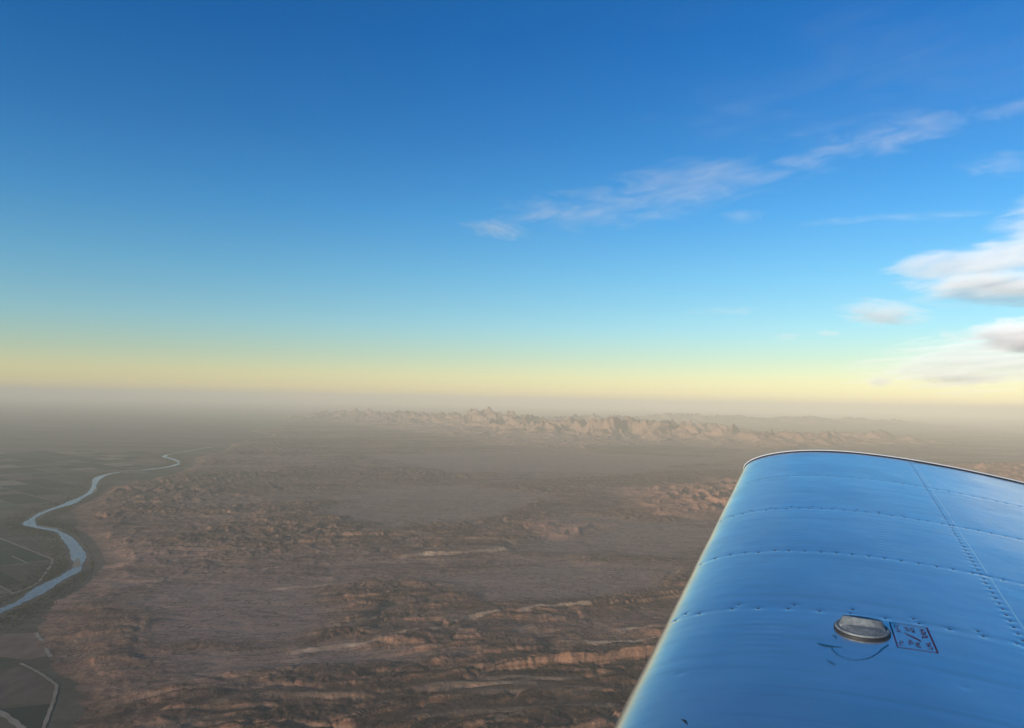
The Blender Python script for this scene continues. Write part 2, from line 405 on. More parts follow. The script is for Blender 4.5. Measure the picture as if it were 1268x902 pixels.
# ---- ground materials
def ground_mat(name, floodplain=False):
    t = NT(name)
    p = t.pos()
    ps = t.pos(scale=(0.35, 1.0, 1.0), rot=(0, 0, math.radians(-20)))
    big = t.noise(ps, 0.0011, 5, 0.55, 0.6)
    mid = t.noise(ps, 0.006, 6, 0.6, 0.4)
    fine = t.noise(p, 0.03, 4, 0.65)
    if floodplain:
        col = t.ramp(big, [(0.30, (0.040, 0.048, 0.034)), (0.48, (0.080, 0.070, 0.050)), (0.62, (0.140, 0.105, 0.074)), (0.8, (0.066, 0.066, 0.046))])
        col = t.mix(0.6, col, t.ramp(mid, [(0.3, (0.5, 0.5, 0.5)), (0.7, (1.3, 1.3, 1.3))]), 'MULTIPLY')
    else:
        col = t.ramp(big, [(0.30, (0.118, 0.066, 0.047)), (0.45, (0.195, 0.112, 0.080)), (0.56, (0.270, 0.160, 0.113)), (0.72, (0.156, 0.088, 0.062))])
        v = t.ramp(mid, [(0.28, (0.42, 0.41, 0.41)), (0.5, (0.95, 0.95, 0.95)), (0.72, (1.65, 1.55, 1.42))])
        col = t.mix(0.9, col, v, 'MULTIPLY')
        strk = t.noise(t.pos(scale=(0.22, 1.0, 1.0), rot=(0, 0, math.radians(-20))), 0.021, 5, 0.62, 0.3)
        col = t.mix(0.75, col, t.ramp(strk, [(0.30, (0.55, 0.54, 0.54)), (0.5, (1.0, 1.0, 1.0)), (0.70, (1.5, 1.42, 1.34))]), 'MULTIPLY')
        col = t.mix(t.math('MULTIPLY', t.attr('smooth'), 0.86), col, t.mix(0.5, (0.280, 0.175, 0.127), t.ramp(mid, [(0.3, (0.22, 0.136, 0.099)), (0.7, (0.33, 0.212, 0.156))])))
        # threads of wash and gully: pale sand beds, dark scrub along others
        def threads(vec, sc, wd, seed):
            m_ = t.n('ShaderNodeMapping', {'Vector': vec, 'Location': (seed, seed * 0.7, 0)}).outputs[0]
            n_ = t.noise(m_, sc, 4, 0.55, 0.9)
            return t.ramp(t.math('ABSOLUTE', t.math('SUBTRACT', n_, 0.5)), [(0.0, 1.0), (wd, 0.0)])
        pst = t.pos(scale=(0.5, 1.0, 1.0), rot=(0, 0, math.radians(-26)))
        gate = t.ramp(t.noise(ps, 0.0016, 3, 0.5), [(0.42, 0.0), (0.58, 1.0)])
        col = t.mix(t.math('MULTIPLY', t.math('MULTIPLY', threads(pst, 0.0042, 0.016, 1300), gate), 0.65), col, (0.27, 0.19, 0.138))
        pdr = t.pos(scale=(0.30, 1.0, 1.0), rot=(0, 0, math.radians(-32)))
        col = t.mix(t.math('MULTIPLY', threads(pdr, 0.0017, 0.008, 3300), 0.80), col, (0.060, 0.042, 0.034))
        col = t.mix(t.math('MULTIPLY', threads(pdr, 0.0026, 0.007, 9100), 0.75), col, (0.30, 0.205, 0.150))
        col = t.mix(t.math('MULTIPLY', threads(pst, 0.0072, 0.018, 5200), 0.85), col, (0.040, 0.030, 0.024))
        col = t.mix(t.math('MULTIPLY', threads(p, 0.011, 0.03, 7100), 0.55), col, (0.045, 0.032, 0.026))
        pvm = t.math('MULTIPLY', t.ramp(t.math('ADD', t.attr('pave'), t.math('MULTIPLY', mid, 0.5)), [(0.14, 0.0), (0.40, 0.60)]), t.math('SUBTRACT', 1.0, t.attr('smooth')))
        col = t.mix(pvm, col, t.mix(0.75, col, (0.074, 0.050, 0.040)))
        # desert varnish: dark gravel over much of the nearest ridges
        vr = t.math('MULTIPLY', t.attr('dark'), t.ramp(t.noise(ps, 0.0035, 5, 0.6, 0.5), [(0.36, 1.0), (0.60, 0.25)]))
        col = t.mix(vr, col, t.mix(0.72, col, (0.020, 0.015, 0.014)))
        # pale sand in the washes, broken up
        wn_ = t.math('MULTIPLY', t.attr('wash'), t.ramp(t.noise(ps, 0.003, 5, 0.6), [(0.42, 0.0), (0.62, 0.8)]))
        col = t.mix(wn_, col, (0.23, 0.165, 0.12))
        # bare rock on steep ground: strata in salmon, cream and brown
        geo = t.n('ShaderNodeNewGeometry')
        nz = t.n('ShaderNodeSeparateXYZ', {0: geo.outputs['Normal']}).outputs[2]
        zz = t.n('ShaderNodeSeparateXYZ', {0: p}).outputs[2]
        sv = t.n('ShaderNodeCombineXYZ', {2: t.math('ADD', t.math('MULTIPLY', zz, 0.07), t.math('MULTIPLY', big, 3.0))}).outputs[0]
        st = t.noise(sv, 1.0, 3, 0.6)
        rock = t.ramp(st, [(0.30, (0.16, 0.068, 0.042)), (0.48, (0.38, 0.175, 0.100)), (0.60, (0.48, 0.260, 0.155)), (0.75, (0.22, 0.098, 0.058))])
        steep = t.math('MULTIPLY', t.ramp(nz, [(0.80, 1.0), (0.975, 0.0)]), 0.75)
        col = t.mix(steep, col, rock)
        col = t.mix(t.math('MULTIPLY', t.attr('red'), 0.55), col, t.mix(0.5, (0.40, 0.20, 0.135), rock))
        col = t.mix(t.math('MULTIPLY', t.attr('mtn'), 0.8), col, t.mix(0.35, (0.25, 0.175, 0.130), rock))
        col = t.mix(t.math('MULTIPLY', t.attr('cliff'), 0.9), col, t.ramp(mid, [(0.3, (0.38, 0.225, 0.14)), (0.7, (0.62, 0.42, 0.27))]))
    col = t.mix(0.5, col, t.ramp(fine, [(0.3, (0.62, 0.62, 0.62)), (0.7, (1.35, 1.35, 1.35))]), 'MULTIPLY')
    bump = t.n('ShaderNodeBump', {'Height': t.noise(p, 0.016, 7, 0.70, 0.5), 'Strength': t.math('ADD', 0.12, t.math('MULTIPLY', t.attr('rough'), 0.95)) if not floodplain else 0.1, 'Distance': 26.0})
    b = t.n('ShaderNodeBsdfPrincipled', {'Base Color': col, 'Roughness': 0.95, 'Specular IOR Level': 0.1, 'Normal': bump.outputs[0]})
    return t.surf(b.outputs[0])

M_desert = ground_mat('desert_soil')
M_flood = ground_mat('valley_soil', True)
names = {0: ('desert_ground', M_desert), 1: ('valley_floor', M_flood), 2: ('mountain_range', M_desert), 3: ('far_mountain_range', M_desert), 4: ('red_hills', M_desert)}
ground_objs = {}
for k, (nm, mat) in names.items():
    q = quads[fc == k]
    if not len(q): continue
    idx, inv = np.unique(q, return_inverse=True)
    o = add_mesh(nm, co[idx], inv.reshape(q.shape), mat)
    for an, av in attrs.items():
        at = o.data.attributes.new(an, 'FLOAT', 'POINT')
        at.data.foreach_set('value', np.ascontiguousarray(np.broadcast_to(av, X.shape), np.float32).reshape(-1)[idx])
    tag(o, kind='structure')
    ground_objs[k] = o
floor_o = ground_objs[1]

# ------------------------------------------------------------------ river
t = NT('river_water')
wv = t.noise(t.pos(), 0.02, 4, 0.6)
bmp = t.n('ShaderNodeBump', {'Height': wv, 'Strength': 0.05, 'Distance': 1.0})
M_water = t.surf(t.n('ShaderNodeBsdfPrincipled', {'Base Color': t.ramp(t.noise(t.pos(scale=(1, 1, 1)), 0.004, 5, 0.6), [(0.35, (0.070, 0.080, 0.078)), (0.7, (0.140, 0.135, 0.115))]), 'Roughness': t.ramp(wv, [(0.3, 0.12), (0.7, 0.32)]), 'IOR': 1.33, 'Normal': bmp.outputs[0]}).outputs[0])
tn = np.gradient(RIVER, axis=0); tn /= np.linalg.norm(tn, axis=1)[:, None]
nrm = np.stack([-tn[:, 1], tn[:, 0]], -1)
kk = np.arange(len(RIVER))
wid = 0.045 + 0.013 * np.sin(kk * 0.21 + 1.0) + 0.009 * np.sin(kk * 0.47) + 0.005 * np.sin(kk * 1.9)
wid *= np.interp(kk / len(kk), [0, 0.75, 1], [1, 1.0, 0.7])
Lb, Rb = RIVER + nrm * wid[:, None], RIVER - nrm * (wid * (1 + 0.2 * np.sin(kk * 0.33)))[:, None]
rv = np.zeros((len(RIVER) * 2, 3)); rv[0::2, :2] = Lb * 1000; rv[1::2, :2] = Rb * 1000; rv[:, 2] = -ALT + 1.0
rf = [(2 * i, 2 * i + 1, 2 * i + 3, 2 * i + 2) for i in range(len(RIVER) - 1)]
tag(add_mesh('river', rv, rf, M_water), kind='structure')

# sandbars on the inner bends
M_sand = principled('river_sand', (0.20, 0.155, 0.11), 0.95)[0].m
for k_, sd_, ln, wd_ in ((6, -1, 0.16, 0.022), (52, 1, 0.20, 0.030), (84, -1, 0.22, 0.026), (112, 1, 0.15, 0.020), (137, -1, 0.22, 0.024), (160, 1, 0.25, 0.022), (197, -1, 0.3, 0.022)):
    c_ = RIVER[k_] + nrm[k_] * sd_ * wid[k_] * 0.80
    an = np.linspace(0, 2 * math.pi, 22, endpoint=False)
    rad = 1 + 0.22 * np.sin(an * 3 + k_) + 0.12 * np.sin(an * 5 + 2 * k_)
    Pb = c_ + tn[k_] * (np.cos(an) * ln * rad)[:, None] + nrm[k_] * (np.sin(an) * wd_ * rad)[:, None]
    tag(add_mesh('sandbar', [(x * 1000, y * 1000, -ALT + 1.5) for x, y in Pb], [tuple(range(22))], M_sand, smooth=False), kind='structure')

# ------------------------------------------------------------------ farmland, roads and brush on the valley floor
def flat_mat(name, c, var=0.35, sc=0.012):
    t = NT(name)
    n = t.noise(t.pos(scale=(1, 0.3, 1)), sc, 5, 0.6)
    col = t.mix(1.0, (*c,), t.ramp(n, [(0.3, (1 - var,) * 3), (0.7, (1 + var,) * 3)]), 'MULTIPLY')
    return t.surf(t.n('ShaderNodeBsdfPrincipled', {'Base Color': col, 'Roughness': 0.95, 'Specular IOR Level': 0.1}).outputs[0])
F_MATS = [flat_mat('field_' + n, c) for n, c in (('alfalfa', (0.016, 0.040, 0.024)), ('dark_crop', (0.012, 0.026, 0.019)), ('stubble', (0.19, 0.145, 0.098)),
          ('fallow', (0.145, 0.095, 0.069)), ('grey_green', (0.060, 0.074, 0.050)), ('tilled', (0.095, 0.068, 0.053)))]
M_road = flat_mat('pale_road_dust', (0.24, 0.19, 0.14), 0.25)
M_brush = flat_mat('riverside_scrub', (0.022, 0.028, 0.016), 0.4, 0.05)

def sheet(name, poly_km, mat, parent=None, h=1.2):
    v = [(x * 1000, y * 1000, -ALT + h) for x, y in poly_km]
    ar = sum(v[i][0] * v[(i + 1) % len(v)][1] - v[(i + 1) % len(v)][0] * v[i][1] for i in range(len(v)))
    return add_mesh(name, v, [tuple(range(len(v)))[:: 1 if ar > 0 else -1]], mat, parent, smooth=False)

g0, g1 = np.array(to_ground(0, 667)), np.array(to_ground(65.6, 693))
e1 = (g1 - g0) / np.linalg.norm(g1 - g0); e2 = np.array([-e1[1], e1[0]])
rf_ = np.random.default_rng(11)
near_px = [G(p) for p in ([(-20, 786), (46, 784), (49, 791), (56, 798), (62, 812), (30, 818), (-20, 811)], [(-20, 834), (24, 826), (48, 836), (68, 850), (64, 868), (-20, 877)],
                          [(-20, 880), (62, 872), (54, 900), (40, 915), (30, 899), (0, 880)])]
for P, k in zip(near_px, (3, 5, 1)): sheet('farm_field', P, F_MATS[k], floor_o)
cells = []
for iu in range(-26, 30):
    for iv in range(-40, 40):
        o_ = g1 + e1 * (iu * 0.80) + e2 * (iv * 0.46)
        sub = 1 if rf_.random() < 0.6 else 2
        for q_ in range(sub):
            c0, c1 = 0.014, 0.786
            if sub == 2: c0, c1 = (0.014, 0.392) if q_ == 0 else (0.406, 0.786)
            cells.append(np.array([o_ + e1 * a_ + e2 * b_ for a_, b_ in ((c0, 0.018), (c1, 0.018), (c1, 0.442), (c0, 0.442))]))
cells = np.array(cells)
cx_, cy_ = cells[..., 0].ravel(), cells[..., 1].ravel()
dr_, _, _ = seg_dist(cx_, cy_, RIVER); db_, _, _ = seg_dist(cx_, cy_, FLOOD, True)
_, sd_, _ = seg_dist(cx_, cy_, RIVER)
ok = (inside(cx_, cy_, FLOOD) & (dr_ > 0.20) & (db_ > 0.2) & (np.hypot(cx_, cy_) < 23) & (np.arctan2(cx_, cy_) > -0.66)).reshape(-1, 4)
ctr_ = cells.mean(1)
for i in np.nonzero(ok.all(1))[0]:
    if min(np.linalg.norm(ctr_[i] - P.mean(0)) for P in near_px) < 0.5: continue
    sheet('farm_field', cells[i], F_MATS[int(rf_.choice(6, p=[0.32, 0.28, 0.11, 0.11, 0.11, 0.07]))], floor_o, 1.2)

def land_z(P):
    return land(P[:, 0].astype(np.float32)[None], P[:, 1].astype(np.float32)[None])[0][0] * 1000 - ALT
def road(name, px, w, mat, h=2.4, drape=False, n=6):
    P = catmull(G(px), n) if len(px) > 2 else np.array([np.array(to_ground(*px[0])) * (1 - k) + np.array(to_ground(*px[1])) * k for k in np.linspace(0, 1, 24)])
    T = np.gradient(P, axis=0); T /= np.linalg.norm(T, axis=1)[:, None]; N_ = np.stack([-T[:, 1], T[:, 0]], -1)
    wv_ = w * (1 + 0.25 * np.sin(np.arange(len(P)) * 1.7))[:, None]
    Q = np.stack([P + N_ * wv_ / 2, P - N_ * wv_ / 2], 1).reshape(-1, 2)
    z_ = land_z(Q) + h if drape else np.full(len(Q), -ALT + h)
    V = np.column_stack([Q * 1000, z_])
    return tag(add_mesh(name, V, [(2 * i + 1, 2 * i + 3, 2 * i + 2, 2 * i) for i in range(len(P) - 1)], mat), kind='structure')
road('dirt_road', [(-30, 655), (65.6, 693)], 0.022, M_road)
road('dirt_road', [(65.6, 693), (63, 700), (55, 712), (47, 722), (32, 730), (16, 735.5), (-15, 744)], 0.022, M_road)
road('dirt_road', [(-15, 718), (16, 735)], 0.014, M_road)
road('dirt_road', [(15, 689), (34, 698)], 0.014, M_road)
road('field_track', [(45, 784), (48, 790), (56, 797), (58, 806), (63, 814)], 0.022, M_road)
road('field_track', [(25, 822), (40, 829), (52, 836), (66, 846), (70, 851), (66, 868), (60, 885), (50, 912)], 0.016, M_road)
road('dirt_road', [(-15, 874), (10, 889), (28, 903)], 0.030, M_road)
for k_, (iv_, along) in enumerate([(-6, 0), (-2, 0), (0, 0), (3, 0), (6, 0), (9, 0), (13, 0), (-9, 0), (-2, 1), (0, 1), (3, 1), (-5, 1), (6, 1)]):
    A_ = g1 + (e2 * (iv_ * 0.46) if along == 0 else e1 * (iv_ * 0.80)); dv_ = e1 if along == 0 else e2
    T_ = A_[None] + dv_[None] * np.linspace(-9, 9, 181)[:, None]
    good = inside(T_[:, 0], T_[:, 1], FLOOD) & (seg_dist(T_[:, 0], T_[:, 1], RIVER)[0] > 0.22) & (seg_dist(T_[:, 0], T_[:, 1], FLOOD, True)[0] > 0.2) & (np.arctan2(T_[:, 0], T_[:, 1]) > -0.68) & (T_[:, 1] > 2)
    ix = np.nonzero(good)[0]
    if len(ix) < 8: continue
    run = max(np.split(ix, np.nonzero(np.diff(ix) > 1)[0] + 1), key=len)
    if len(run) < 6: continue
    T_ = T_[run]; N_ = np.array([-dv_[1], dv_[0]]) * 0.006
    Q = np.stack([T_ + N_, T_ - N_], 1).reshape(-1, 2)
    tag(add_mesh('farm_road', np.column_stack([Q * 1000, np.full(len(Q), -ALT + 2.0)]), [(2 * i + 1, 2 * i + 3, 2 * i + 2, 2 * i) for i in range(len(T_) - 1)], M_road), kind='structure')
road('dry_wash', [(1120, 543.5), (1180, 545), (1260, 548), (1340, 551)], 0.65, M_road, 22.0, True)

# riverside scrub: uncounted dark bushes along both banks and in the bends
nb = 9000
kb = rf_.integers(0, len(RIVER) - 1, nb); fb = rf_.random(nb)[:, None]
cb_ = RIVER[kb] * (1 - fb) + RIVER[kb + 1] * fb
ob = (0.085 + np.abs(rf_.normal(0, 0.12, nb))) * rf_.choice([-1, 1], nb)
pb_ = cb_ + nrm[kb] * ob[:, None]
kp = inside(pb_[:, 0], pb_[:, 1], FLOOD) & (seg_dist(pb_[:, 0], pb_[:, 1], RIVER)[0] > 0.085); pb_ = pb_[kp]
oct_v = np.array([(1, 0, .3), (0, 1, .35), (-1, 0, .3), (0, -1, .3), (0.1, 0.1, 1.0), (0, 0, -0.4)]); oct_f = np.array([(0, 1, 4), (1, 2, 4), (2, 3, 4), (3, 0, 4), (1, 0, 5), (2, 1, 5), (3, 2, 5), (0, 3, 5)])
sz = rf_.uniform(3.5, 9.0, len(pb_))
bv = np.column_stack([pb_ * 1000, np.full(len(pb_), -ALT)])[:, None, :] + oct_v[None] * (sz[:, None, None] * rf_.uniform(0.7, 1.3, (len(pb_), 6, 1)))
bfc = (oct_f[None] + (np.arange(len(pb_)) * 6)[:, None, None]).reshape(-1, 3)
tag(add_mesh('riverside_brush', bv.reshape(-1, 3), bfc, M_brush, smooth=False), 'dark scrub growing along both banks of the river', 'brush', kind='stuff')

# ------------------------------------------------------------------ haze in the valley air
t = NT('haze_air')
pv = t.n('ShaderNodeVolumePrincipled', {'Color': (0.945, 0.862, 0.66, 1), 'Density': 1.0 / 47000.0, 'Anisotropy': -0.2})
t.t.links.new(pv.outputs[0], t.out.inputs['Volume'])
HX, HZ0, HZ1 = 440000.0, -ALT - 20.0, 480.0
hv = [(sx * HX, sy * HX, zz) for zz in (HZ0, HZ1) for sx, sy in ((-1, -1), (1, -1), (1, 1), (-1, 1))]
hf = [(3, 2, 1, 0), (4, 5, 6, 7), (0, 1, 5, 4), (1, 2, 6, 5), (2, 3, 7, 6), (3, 0, 4, 7)]
hz = add_mesh('haze', hv, hf, t.m, smooth=False)
tag(hz, kind='stuff')

# ------------------------------------------------------------------ the aircraft's wing
W_P0 = np.array([0.08699, 1.32107, -0.74279])
W_PSI, W_GAM, W_INC = 0.37862, 0.10455, 0.03814
CH, FM, FT = 1.6, 0.02203, 0.13258
V_TIP, V_ROOT, U_SPAR = 3.511, -1.15, 0.875
RIBS = [2.780, 2.082, 1.475, 0.934, 0.22, -0.3, -0.75]
_S = np.array([math.sin(W_PSI) * math.cos(W_GAM), math.cos(W_PSI) * math.cos(W_GAM), math.sin(W_GAM)])
_C0 = np.array([math.cos(W_PSI), -math.sin(W_PSI), 0.0])
_N0 = np.cross(_C0, _S)
_C = _C0 * math.cos(W_INC) - _N0 * math.sin(W_INC)
_N = _N0 * math.cos(W_INC) + _C0 * math.sin(W_INC)

def foil(x, side):
    x = np.clip(x, 0, 1)
    yt = 5 * FT * (.2969 * np.sqrt(x) - .126 * x - .3516 * x ** 2 + .2843 * x ** 3 - .1015 * x ** 4)
    p = 0.4
    yc = np.where(x < p, FM / p ** 2 * (2 * p * x - x * x), FM / (1 - p) ** 2 * ((1 - 2 * p) + 2 * p * x - x * x))
    return yc + side * yt

def surf_n(u, side):
    """2-D outward normal (chord, up) of the section"""
    e = 1e-4; x = np.clip(u / CH, 1e-4, 1 - 2e-4)
    d = (foil(x + e, side) - foil(x - e * 0.5, side)) / (1.5 * e)
    n = np.stack([-d * side, np.ones_like(d) * side], -1)
    return n / np.linalg.norm(n, axis=-1)[..., None]

def wpt(u, v, side=1.0, off=0.0):
    """point on the wing: u metres aft of the leading edge, v metres out, off metres proud of the skin (wing-local)"""
    u = np.asarray(u, float); v = np.asarray(v, float)
    n = surf_n(u, side)
    return np.stack([u + n[..., 0] * off, v + 0 * u, foil(u / CH, side) * CH + n[..., 1] * off], -1)

wing = bpy.data.objects.new('airplane_wing', None)
COL.objects.link(wing)
Mw = Matrix(((_C[0], _S[0], _N[0], W_P0[0]), (_C[1], _S[1], _N[1], W_P0[1]), (_C[2], _S[2], _N[2], W_P0[2]), (0, 0, 0, 1)))
wing.matrix_world = Mw
tag(wing, 'polished metal airplane wing with rivet rows, reflecting blue sky, at right', 'airplane wing')

# rivet places, then the dimples they pull in the skin
rng = np.random.default_rng(4)
rows_r = []
for k, rv_ in enumerate(RIBS):
    sp = [0.046, 0.042, 0.047, 0.074, 0.074, 0.07, 0.07][k]
    uu_ = np.arange(0.03, CH - 0.06, sp); uu_ = uu_ + rng.normal(0, sp * 0.06, len(uu_))
    vv_ = rv_ + rng.normal(0, 0.0025, len(uu_))
    rows_r.append([uu_, vv_])
    if k in (1, 3):                                   # a second, sparser row at the lapped ribs
        u2 = np.arange(0.06, U_SPAR - 0.1, sp * 1.9); rows_r.append([u2, np.full(len(u2), rv_ + 0.028) + rng.normal(0, 0.002, len(u2))])
vs = np.arange(V_ROOT + 0.05, V_TIP - 0.05, 0.043)
rows_r.append([np.full(len(vs), U_SPAR - 0.018) + rng.normal(0, 0.001, len(vs)), vs])

def skin_disp(u, v):
    d = np.zeros_like(u)
    rb = np.array(sorted(RIBS + [V_TIP, V_ROOT]))
    i = np.clip(np.searchsorted(rb, v) - 1, 0, len(rb) - 2)
    tt = (v - rb[i]) / (rb[i + 1] - rb[i])
    bul = fbm((u * 2.1 + i * 7.3).astype(np.float32), (v * 1.2).astype(np.float32), 2, 201)
    d += 0.0015 * np.sin(np.pi * np.clip(tt, 0, 1)) * (0.35 + 1.3 * bul)
    d += 0.00075 * fbm((u * 5.0).astype(np.float32), (v * 4.0).astype(np.float32), 3, 205)
    for rv_ in RIBS:
        d += -0.00030 * np.exp(-((v - rv_) / 0.018) ** 2) * (0.65 + 0.6 * noise((u * 9).astype(np.float32), np.full(u.shape, rv_ * 7, np.float32), 210))
        d += 0.00006 * np.exp(-((v - rv_ + 0.03) / 0.012) ** 2)
    # rows of shallow ripples over the stringers
    for us_, v0, v1 in ((0.33, 1.55, 2.06), (0.60, 1.50, 2.06), (0.25, 0.62, 0.92), (0.30, 0.55, 0.90), (0.93, 0.5, 0.8)):
        d += 0.00013 * np.exp(-((u - us_) / 0.022) ** 2) * np.sin(v * 2 * np.pi / 0.034) * sstep(v0, v0 + 0.1, v) * (1 - sstep(v1 - 0.1, v1, v))
    d += -0.0007 * np.exp(-((u - 0.114) ** 2 + (v - 0.54) ** 2) / 0.008 ** 2)
    d += -0.0006 * np.exp(-((u - 0.68) ** 2 + (v - 0.60) ** 2) / 0.010 ** 2)
    return d

def rv_amp(v): return 0.75 if v > 1.8 else 0.95 if v > 1.2 else 1.15

def dimples(u1, v1, D):
    """u1, v1: 1-D grids; D[v, u] is changed in place"""
    for uu_, vv_ in rows_r:
        for a_, b_ in zip(uu_, vv_):
            i0, i1 = np.searchsorted(v1, (b_ - 0.03, b_ + 0.03)); j0, j1 = np.searchsorted(u1, (a_ - 0.03, a_ + 0.03))
            if i1 > i0 and j1 > j0:
                r2 = (u1[None, j0:j1] - a_) ** 2 + (v1[i0:i1, None] - b_) ** 2
                D[i0:i1, j0:j1] -= 0.0009 * rv_amp(b_) * np.exp(-r2 / 0.0105 ** 2)

# polished, slightly hazed bare metal
t = NT('polished_wing_metal')
pb = t.pos(scale=(3.0, 60.0, 3.0))
sm_ = t.noise(t.pos(), 3.0, 6, 0.65)
stk = t.noise(t.pos(scale=(1.2, 26.0, 1.0)), 1.0, 6, 0.6, 0.3)          # airflow streaks run along the chord
rg = t.math('ADD', t.math('ADD', t.math('MULTIPLY', t.ramp(sm_, [(0.3, 0.0), (0.7, 1.0)]), 0.11), t.math('MULTIPLY', stk, 0.08)), 0.10)
bc = t.mix(0.5, (0.76, 0.70, 0.62), t.ramp(t.noise(t.pos(), 1.3, 5, 0.65), [(0.3, (0.63, 0.58, 0.52)), (0.7, (0.86, 0.80, 0.72))]))
bc = t.mix(0.8, bc, t.ramp(stk, [(0.30, (0.88, 0.87, 0.85)), (0.5, (1.0, 1.0, 1.0)), (0.7, (1.04, 1.04, 1.04))]), 'MULTIPLY')
wb = t.n('ShaderNodeBump', {'Height': t.noise(pb, 4.0, 4, 0.6), 'Strength': 0.025, 'Distance': 0.004})
M_skin = t.surf(t.n('ShaderNodeBsdfPrincipled', {'Base Color': bc, 'Metallic': 0.95, 'Roughness': rg, 'Normal': wb.outputs[0]}).outputs[0])
_, _b = principled('dark_seal', (0.012, 0.014, 0.018), 0.6); M_seal = _.m
_, _b = principled('white_rim_paint', (0.72, 0.74, 0.74), 0.35); M_rim = _.m
_, _b = principled('rivet_metal', (0.13, 0.15, 0.18), 0.45, 0.8); M_rivet = _.m
_, _b = principled('placard_ink', (0.085, 0.008, 0.030), 0.5); M_ink = _.m
_, _b = principled('fuel_dye', (0.010, 0.095, 0.190), 0.30); M_dye = _.m
t = NT('worn_cap_metal')
cn = t.noise(t.pos(), 90.0, 5, 0.7)
cc = t.ramp(cn, [(0.3, (0.10, 0.115, 0.12)), (0.55, (0.20, 0.22, 0.225)), (0.75, (0.34, 0.36, 0.36))])
cb = t.n('ShaderNodeBump', {'Height': cn, 'Strength': 0.4, 'Distance': 0.0015})
M_cap = t.surf(t.n('ShaderNodeBsdfPrincipled', {'Base Color': cc, 'Metallic': 0.35, 'Roughness': 0.6, 'Normal': cb.outputs[0]}).outputs[0])

def skin_grid(name, u1, v1, off, disp=True):
    uu_, vv_ = np.meshgrid(u1, v1)
    D = skin_disp(uu_, vv_) if disp else np.zeros_like(uu_)
    if disp: dimples(u1, v1, D)
    P = wpt(uu_, vv_, 1.0, 0.0)
    n = surf_n(uu_, 1.0)
    P[..., 0] += n[..., 0] * (D + off); P[..., 2] += n[..., 1] * (D + off)
    return P

v_d = np.concatenate([np.linspace(V_ROOT, 0.1, 120, endpoint=False), np.arange(0.1, V_TIP, 0.0058), [V_TIP]])
u_nose = (np.linspace(0, 1, 46) ** 2) * 0.10
u_f = np.concatenate([u_nose, np.arange(0.1058, U_SPAR + 0.004, 0.0058), [U_SPAR + 0.004]])
Pf = skin_grid('f', u_f, v_d, 0.0004)
u_lo = ((np.linspace(0, 1, 24) ** 2) * 0.16)[:0:-1]
ul, vl = np.meshgrid(u_lo, v_d)
Pl = wpt(ul, vl, -1.0, 0.0004)
Pn = np.concatenate([Pl, Pf], 1)
def grid_faces(nv, nu):
    i, j = np.meshgrid(np.arange(nv - 1), np.arange(nu - 1), indexing='ij')
    return np.stack([i * nu + j, i * nu + j + 1, (i + 1) * nu + j + 1, (i + 1) * nu + j], -1).reshape(-1, 4)
# the free edge of the lap, turned down onto the aft skin
edge = Pn[:, -1:].copy(); edge[..., 2] -= 0.0012; edge[..., 0] += 0.0002
Pn = np.concatenate([Pn, edge], 1)
fw = add_mesh('forward_skin', Pn.reshape(-1, 3), grid_faces(*Pn.shape[:2]), M_skin, wing)
u_a = np.concatenate([np.arange(U_SPAR - 0.02, 1.56, 0.0062), np.linspace(1.565, CH - 0.002, 6)])
Pa = skin_grid('a', u_a, v_d, -0.0002)
add_mesh('aft_skin', Pa.reshape(-1, 3), grid_faces(*Pa.shape[:2]), M_skin, wing)
u_b = np.concatenate([[0.15], np.linspace(0.17, CH - 0.002, 40)])
ub, vb = np.meshgrid(u_b, np.linspace(V_ROOT, V_TIP, 60))
add_mesh('lower_skin', wpt(ub, vb, -1.0, 0.0).reshape(-1, 3), grid_faces(60, 41)[:, ::-1], M_skin, wing)

# tip: dark seal, bright rim bead, closing face
contour = [(u, 1.0) for u in np.concatenate([np.linspace(1, 0, 90) ** 1.7 * (CH - 0.01)])] + [(u, -1.0) for u in (np.linspace(0, 1, 60)[1:] ** 1.7 * (CH - 0.01))]
cu = np.array([c[0] for c in contour]); cs = np.array([c[1] for c in contour])
def ring(v, off):
    return np.concatenate([wpt(cu[cs > 0], np.full((cs > 0).sum(), v), 1.0, off), wpt(cu[cs < 0], np.full((cs < 0).sum(), v), -1.0, off)])
def loft(name, prof, mat):
    R = np.stack([ring(v, o) for v, o in prof], 1)
    return add_mesh(name, R.reshape(-1, 3), grid_faces(*R.shape[:2]), mat, wing)
loft('tip_seal', [(V_TIP - 0.012, 0.0), (V_TIP - 0.012, 0.0035), (V_TIP - 0.001, 0.0055), (V_TIP + 0.002, 0.0055), (V_TIP + 0.002, -0.004)], M_seal)
pr = [(V_TIP + 0.010 - 0.0070 * math.cos(a), 0.0020 + 0.0065 * math.sin(a)) for a in np.linspace(-0.6, math.pi, 10)] + [(V_TIP + 0.024, -0.010), (V_TIP + 0.033, -0.03)]
loft('tip_rim', pr, M_rim)
Rg = ring(V_TIP + 0.033, -0.029)
ctr = np.array([[CH * 0.4, V_TIP + 0.036, 0.03]])
nR = len(Rg)
add_mesh('tip_cap', np.vstack([Rg, ctr]), [(i, i + 1, nR) for i in range(nR - 1)], M_rim, wing)

def dome_verts(r, h, seg=8):
    vs_ = [(0, 0, h)]; fs_ = []
    for k, (rr_, hh_) in enumerate(((0.6, 0.75), (1.0, 0.0))):
        for i in range(seg):
            a = 2 * math.pi * i / seg
            vs_.append((rr_ * r * math.cos(a), rr_ * r * math.sin(a), hh_ * h))
    for i in range(seg):
        j = (i + 1) % seg
        fs_.append((0, 1 + i, 1 + j)); fs_.append((1 + i, 1 + seg + i, 1 + seg + j, 1 + j))
    return np.array(vs_), fs_

